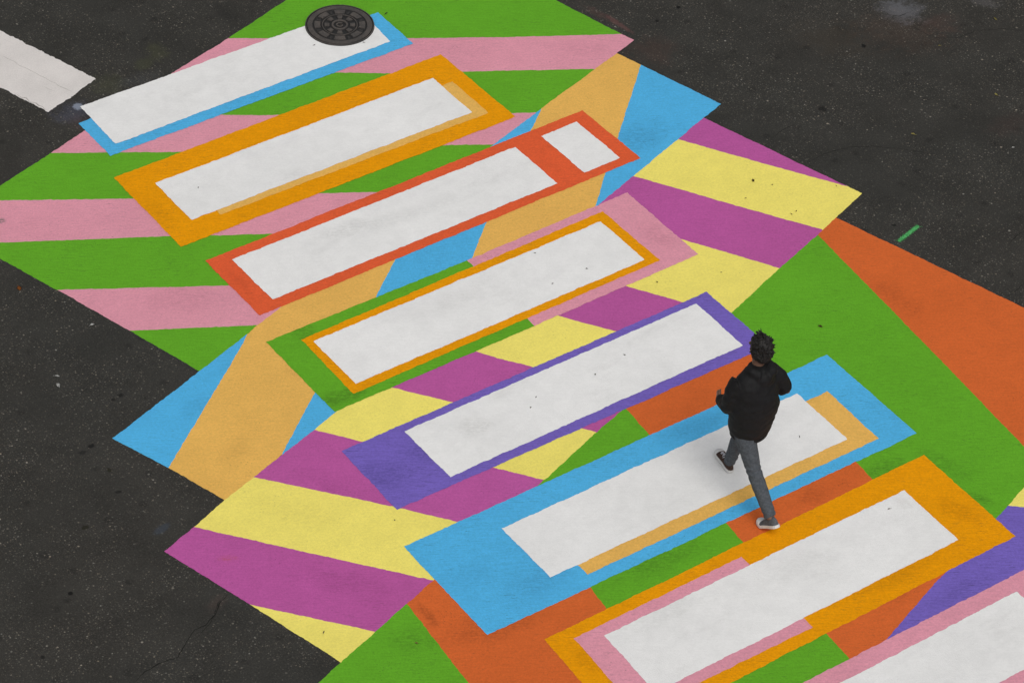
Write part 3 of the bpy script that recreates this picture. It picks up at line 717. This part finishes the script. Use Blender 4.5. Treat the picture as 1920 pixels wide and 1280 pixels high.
skin = simple('skin', (.20, .11, .075), .55, .4, .08, 30, .15, 120)
hair_m = simple('hair', (.009, .0075, .0065), .6, .4, .4, 60, .8, 90)
jacket_m = simple('black_jacket', (.0085, .0085, .0092), .7, .25, .25, 30, .3, 150)
jeans_m = simple('dark_jeans', (.078, .088, .100), .85, .2, .22, 45, .4, 260)
canvas_m = simple('grey_canvas', (.10, .105, .115), .85, .2, .2, 60, .3, 260)
brown_m = simple('brown_canvas', (.060, .036, .028), .85, .2, .2, 60, .3, 260)
rubber_m = simple('white_rubber', (.66, .65, .63), .6, .4, .06, 40)
lace_m = simple('white_lace', (.62, .62, .66), .8, .2, .08, 60)
eye_m = simple('eye', (.05, .04, .035), .2, .6, .1)

man_root = empty('person', (.42, -.46, 0))
tag(man_root, 'person in bulky black hooded jacket and dark jeans striding away across the crosswalk', 'person')

PEL = V((.365, -.46, .95)); HEAD = V((.434, -.410, 1.648))
RH, RK, RA = V((.455, -.44, .93)), V((.492, -.225, .53)), V((.502, -.11, .10))
LH, LK, LA = V((.275, -.47, .93)), V((.296, -.655, .53)), V((.317, -.915, .17))
RS, RE, RW = V((.570, -.465, 1.395)), V((.672, -.53, 1.165)), V((.592, -.315, 1.20))
LS, LE, LW = V((.205, -.425, 1.395)), V((.168, -.395, 1.11)), V((.240, -.205, 1.025))
X = V((1, 0, 0))

# --- body: one continuous skin
bm = bmesh.new()
tube(bm, [(PEL + V((0, 0, -.06)), (.14, .10)), (PEL + V((0, 0, .05)), (.15, .105)), (V((.372, -.455, 1.14)), (.13, .09)),
          (V((.385, -.45, 1.27)), (.145, .095)), (V((.395, -.445, 1.37)), (.13, .078)), (V((.408, -.435, 1.44)), (.06, .055))])
tube(bm, [(V((.405, -.44, 1.39)), .055), (V((.42, -.425, 1.51)), .052), (V((.43, -.412, 1.595)), .055)])
for h, k, a in ((RH, RK, RA), (LH, LK, LA)):
    tube(bm, [(h, .08), (h.lerp(k, .5), .068), (k, .052), (k.lerp(a, .35), .054), (k.lerp(a, .75), .042), (a, .036)])
for s, e, w in ((RS, RE, RW), (LS, LE, LW)):
    tube(bm, [(s.lerp(V((.40, -.44, 1.36)), .35), .044), (s, .046), (s.lerp(e, .5), .046), (e, .042), (e.lerp(w, .3), .042), (w, .029)])
# head with face turned forward (+Y)
blob(bm, HEAD + V((0, -.012, .030)), (.076, .096, .092))
blob(bm, HEAD + V((0, .025, -.035)), (.062, .070, .085))
blob(bm, HEAD + V((0, .070, -.095)), (.030, .026, .022))
tube(bm, [(HEAD + V((0, .088, .012)), .010), (HEAD + V((0, .104, -.018)), .014), (HEAD + V((0, .094, -.034)), .016)], 10)
blob(bm, HEAD + V((0, .089, -.062)), (.026, .012, .007)); blob(bm, HEAD + V((0, .087, -.073)), (.022, .011, .007))
for sx in (-1, 1):
    blob(bm, HEAD + V((sx * .079, -.005, -.012)), (.010, .020, .033), Matrix.Rotation(sx * .3, 3, 'Z'))
    blob(bm, HEAD + V((sx * .033, .085, .022)), (.024, .010, .007))
# hands
def hand(w, d, n, thumb_side):
    d = d.normalized(); n = (n - d * n.dot(d)).normalized(); s = d.cross(n) * thumb_side
    rot = Matrix((s, d, n)).transposed()
    blob(bm, w + d * .045, (.041, .056, .017), rot)
    for i, (off, L) in enumerate(((.030, .072), (.010, .082), (-.011, .076), (-.031, .060))):
        b0 = w + d * .085 + s * off
        d1 = (d + s * off * 2.2 + n * .35).normalized(); d2 = (d * .75 + n * .75).normalized(); d3 = (d * .25 + n).normalized()
        p1 = b0 + d1 * L * .45; p2 = p1 + d2 * L * .33; p3 = p2 + d3 * L * .25
        tube(bm, [(b0 - d * .02, .0100), (b0, .0096), (p1, .0090), (p2, .0082), (p3, .0070)], 10)
    t0 = w + d * .022 + s * .030; t1 = t0 + (d * .6 + s * .75 + n * .25).normalized() * .036; t2 = t1 + (d * .95 + s * .15 + n * .4).normalized() * .028
    tube(bm, [(t0, .0125), (t1, .0105), (t2, .0085)], 10)
hand(LW, LW - LE, V((1, .1, -.25)), -1)
hand(RW, RW - RE + V((-.01, .03, .01)), V((-1, -.2, -.2)), 1)
body = fused('body', bm, skin, man_root, .0055, 2)

# --- hair: full dark curls down to the nape, blown up at the crown
bm = bmesh.new()
blob(bm, HEAD + V((0, -.020, .048)), (.088, .103, .092))
blob(bm, HEAD + V((0, -.066, -.020)), (.080, .062, .085))
for sx in (-1, 1):
    blob(bm, HEAD + V((sx * .066, -.030, -.005)), (.030, .055, .070))
rng = random.Random(11)
for i in range(330):
    a = rng.uniform(0, 2 * math.pi); e = rng.uniform(-.55, 1.45)
    dr = V((math.cos(a) * math.cos(e), math.sin(a) * math.cos(e), math.sin(e)))
    if dr.y > .35 and dr.z < .45: continue
    c = HEAD + V((0, -.022, .030)) + V((dr.x * .086, dr.y * .100, dr.z * .094))
    t = (dr + V((rng.uniform(-.8, .8), rng.uniform(-.8, .8), rng.uniform(-.6, .9)))).normalized()
    q = t.cross(V((rng.uniform(-1, 1), rng.uniform(-1, 1), rng.uniform(-1, 1)))).normalized()
    L = rng.uniform(.014, .036)
    tube(bm, [(c - dr * .012, .0075), (c + t * L * .5 + q * .006, .0062), (c + t * L - q * .004, .0036)], 8)
for i in range(18):    # wind-blown tuft on the crown
    c = HEAD + V((rng.uniform(-.045, .02), rng.uniform(-.05, .02), .135))
    t = V((rng.uniform(-.5, .2), rng.uniform(-.1, .6), 1)).normalized()
    L = rng.uniform(.03, .065)
    tube(bm, [(c, .009), (c + t * L * .6, .006), (c + t * L + V((rng.uniform(-.02, .01), .008, -.004)), .003)], 8)
fused('hair', bm, hair_m, man_root, .0034, 1, lambda p: .004 * noise.noise(p * 70) + .004 * noise.noise(p * 28))
for sx in (-1, 1):
    bm = bmesh.new(); blob(bm, HEAD + V((sx * .032, .083, .005)), (.013, .011, .008), seg=14)
    link_bm('eye', bm, eye_m, man_root, True)

# --- jacket
def torso_c(z):
    u = (z - .76) / .78
    return V((.350 + .055 * u, -.475 + .035 * u - .012 * math.sin(u * math.pi), z))
bm = bmesh.new()
prof = [(.775, .158, .128), (.81, .180, .150), (.88, .196, .166), (.98, .208, .178), (1.08, .216, .184), (1.19, .218, .178), (1.28, .216, .164), (1.35, .206, .146), (1.41, .172, .118), (1.46, .110, .092), (1.50, .080, .080)]
tube(bm, [(torso_c(z), (a, b)) for z, a, b in prof], 36, cap=.15)
for s, e, w in ((RS, RE, RW), (LS, LE, LW)):
    inn = s.lerp(V((.40, -.45, 1.35)), .45)
    tube(bm, [(inn + V((0, 0, -.03)), .070), (s + V((0, 0, -.018)), .074), (s.lerp(e, .35), .078), (s.lerp(e, .6), .074), (s.lerp(e, .9), .068), (e.lerp(w, .08), .068), (e.lerp(w, .5), .060), (e.lerp(w, .86), .052), (e.lerp(w, .97), .044)], 20, cap=.2)
# hood lying on the shoulders
tube(bm, [(V((.315, -.40, 1.465)), .035), (V((.325, -.47, 1.47)), .050), (V((.365, -.525, 1.455)), .060), (V((.42, -.545, 1.445)), .066), (V((.475, -.525, 1.458)), .060), (V((.515, -.47, 1.472)), .050), (V((.525, -.40, 1.465)), .035)], 16)
blob(bm, (.415, -.545, 1.405), (.095, .055, .085))
# back packed out under the cloth
blob(bm, (.395, -.575, 1.14), (.165, .085, .20))
def folds(p):
    f = .006 * noise.noise(V((p.x * 7, p.y * 7, p.z * 16))) + .004 * noise.noise(V((p.x * 15 + 4, p.y * 15, p.z * 26)))
    f += .0045 * math.sin(p.z * 62 + 5 * noise.noise(p * 6) + p.x * 9) * max(0, 1 - abs(p.z - 1.20) / .14) * (1 if abs(p.x - .40) > .2 else .25)
    f -= .012 * max(0, 1 - abs(p.z - .835) / .022) * (1 if abs(p.x - .36) < .21 and p.y < -.28 else 0)
    return f
jacket = fused('jacket', bm, jacket_m, man_root, .0085, 7, folds)
jacket['label'] = 'bulky black hooded jacket'
for s, e, w in ((RS, RE, RW), (LS, LE, LW)):
    bm = bmesh.new()
    tube(bm, [(e.lerp(w, .95), .043), (e.lerp(w, 1.0), .040), (e.lerp(w, 1.07), .037)], 20, cap=.02)
    link_bm('cuff', bm, jacket_m, jacket, True)

# --- jeans
bm = bmesh.new()
tube(bm, [(PEL + V((0, -.01, -.10)), (.135, .105)), (PEL + V((0, -.01, -.04)), (.168, .125)), (PEL + V((0, 0, .06)), (.160, .118)), (PEL + V((0, 0, .11)), (.155, .112))], 28)
for h, k, a, hem in ((RH, RK, RA, .985), (LH, LK, LA, .96)):
    tube(bm, [(h + V((0, 0, .02)), .098), (h.lerp(k, .25), .094), (h.lerp(k, .6), .079), (h.lerp(k, .93), .066), (k.lerp(a, .1), .064), (k.lerp(a, .35), .064), (k.lerp(a, .7), .056), (k.lerp(a, hem), .052)], 22, cap=.05)
def jfold(p):
    f = .003 * noise.noise(V((p.x * 12, p.y * 12, p.z * 24)))
    near = max(0, 1 - min(abs(p.z - .53) / .12, 1)) + .8 * max(0, 1 - min(abs(p.z - .18) / .10, 1))
    return f + .0045 * near * math.sin(p.z * 95 + 4 * noise.noise(p * 9) + p.y * 14)
jeans = fused('jeans', bm, jeans_m, man_root, .0075, 2, jfold)

# --- canvas shoes with white toe caps
def shoe(origin, heading, bend, upper_mat, label):
    rotz = Matrix.Rotation(heading, 3, 'Z')
    def place(p):
        y, z = p.y - .215, p.z
        if y < .03 and bend:
            k = min(1, (.03 - y) / .06)
            a = bend * k
            y, z = (y * math.cos(a) + z * math.sin(a), -y * math.sin(a) + z * math.cos(a))
        return V(origin) + rotz @ V((p.x, y + .215, z + .004))
    outl = [(0, .0), (.008, .020), (.03, .032), (.07, .036), (.12, .035), (.17, .041), (.22, .047), (.255, .045), (.28, .036), (.295, .020), (.302, 0)]
    def hw(y):
        for (a, b), (c, d) in zip(outl[:-1], outl[1:]):
            if a <= y <= c: return b + (d - b) * (y - a) / (c - a)
        return 0
    # sole
    bm = bmesh.new()
    ys = [.001 + i * (.300 / 30) for i in range(31)]
    rows = []
    for y in ys:
        w_ = hw(y) + .004
        rows.append([bm.verts.new(place(V((x * w_, y, z)))) for x, z in ((-1, 0), (-1.0, .014), (-.97, .026), (.97, .026), (1.0, .014), (1, 0))])
    for A, B in zip(rows[:-1], rows[1:]):
        for k in range(6):
            bm.faces.new((A[k], B[k], B[(k + 1) % 6], A[(k + 1) % 6]))
    bm.faces.new(rows[0]); bm.faces.new(rows[-1][::-1])
    bmesh.ops.recalc_face_normals(bm, faces=bm.faces[:])
    sole_bm = bm
    # upper
    prof_h = [(0, .085), (.03, .098), (.07, .104), (.11, .098), (.15, .080), (.19, .064), (.23, .053), (.26, .047), (.285, .038), (.300, .026)]
    def ht(y):
        for (a, b), (c, d) in zip(prof_h[:-1], prof_h[1:]):
            if a <= y <= c: return b + (d - b) * (y - a) / (c - a)
        return .026
    def shell(y0, y1, n, grow):
        bm = bmesh.new(); rows = []
        for i in range(n + 1):
            y = y0 + (y1 - y0) * i / n
            w_, h_ = max(.004, hw(y) * .97 + grow), ht(y) + grow
            rr = []
            for k in range(15):
                t = math.pi * k / 14
                cx, cz = math.cos(t), math.sin(t)
                top = .62 + .38 * (1 - min(1, y / .2))
                rr.append(bm.verts.new(place(V((math.copysign(abs(cx) ** .8, cx) * w_ * (1 - .32 * cz * (1 - y / .5)), y, .022 + (h_ - .022) * cz ** .75)))))
            rows.append(rr)
        for A, B in zip(rows[:-1], rows[1:]):
            for k in range(14):
                bm.faces.new((A[k], A[k + 1], B[k + 1], B[k]))
        bm.faces.new(rows[0]); bm.faces.new(rows[-1][::-1])
        bmesh.ops.recalc_face_normals(bm, faces=bm.faces[:])
        return bm
    up = link_bm('shoe', shell(.004, .298, 28, 0), upper_mat, man_root, True)
    up['label'] = label
    link_bm('sole', sole_bm, rubber_m, up)
    link_bm('toe_cap', shell(.236, .3005, 9, .0025), rubber_m, up, True)
    bm = bmesh.new()
    for i in range(6):
        y = .112 + i * .020
        z = ht(y)
        w_ = hw(y) * .50
        sgn = 1 if i % 2 else -1
        tube(bm, [(place(V((-w_, y - .006 * sgn, z - .014))), .0042), (place(V((-w_ * .5, y - .003 * sgn, z - .002))), .0042), (place(V((0, y, z + .003))), .0042), (place(V((w_ * .5, y + .003 * sgn, z - .002))), .0042), (place(V((w_, y + .006 * sgn, z - .014))), .0042)], 8, V((0, 1, 0)))
    for sx in (-1, 1):   # bow
        c = place(V((0, .108, ht(.108) + .004)))
        p1 = place(V((sx * .022, .112, ht(.108) + .006))); p2 = place(V((sx * .034, .126, ht(.108) - .018))); p3 = place(V((sx * .012, .118, ht(.108) + .001)))
        tube(bm, [(c, .0032), (p1, .0032), (p2, .0032), (p3, .0032), (c, .003)], 8, V((0, 0, 1)))
    link_bm('laces', bm, lace_m, up, True)
shoe((.487, -.170, .020), -R(13.9), 0.0, brown_m, 'brown canvas shoe of the front foot')
shoe((.317, -1.060, .016), 0.0, R(35), canvas_m, 'dark grey canvas shoe of the trailing foot, heel raised')


# ------------------------------------------------------------------ sky, sun, camera
SUN_EL, SUN_AZ = R(58), R(200)
world = bpy.data.worlds.new('World')
scene.world = world
world.use_nodes = True
nt = world.node_tree
bg = nt.nodes['Background']
sky = nt.nodes.new('ShaderNodeTexSky')
sky.sky_type = 'NISHITA'
sky.sun_disc = False
sky.sun_elevation = SUN_EL
sky.sun_rotation = SUN_AZ
sky.air_density = 1.0
sky.dust_density = 4.0
hs = nt.nodes.new('ShaderNodeHueSaturation')
hs.inputs['Saturation'].default_value = .22      # overcast: nearly grey sky
nt.links.new(sky.outputs[0], hs.inputs['Color'])
nt.links.new(hs.outputs[0], bg.inputs['Color'])
bg.inputs['Strength'].default_value = .102
sun = bpy.data.lights.new('sun', 'SUN')
sun.energy = .94
sun.angle = R(30)
sun.color = (1.0, .95, .87)
so = bpy.data.objects.new('sun', sun)
sd = Vector((math.sin(SUN_AZ) * math.cos(SUN_EL), math.cos(SUN_AZ) * math.cos(SUN_EL), math.sin(SUN_EL)))
so.rotation_euler = sd.to_track_quat('Z', 'Y').to_euler()
so.location = (0, 0, 30)
col.objects.link(so)

cam = bpy.data.cameras.new('camera')
cam.sensor_width = 36
cam.lens = CAM_LENS
cam.clip_start = .5
cam.clip_end = 500
co = bpy.data.objects.new('camera', cam)
M = Matrix(CAM_ROT).to_4x4()
M.translation = Vector(CAM_POS)
co.matrix_world = M
col.objects.link(co)
scene.camera = co
vs = scene.view_settings
vs.view_transform = 'Standard'
vs.look = 'None'
vs.exposure = EXPOSURE
vs.gamma = 1
scene.render.engine = 'CYCLES'
scene.cycles.max_bounces = 6
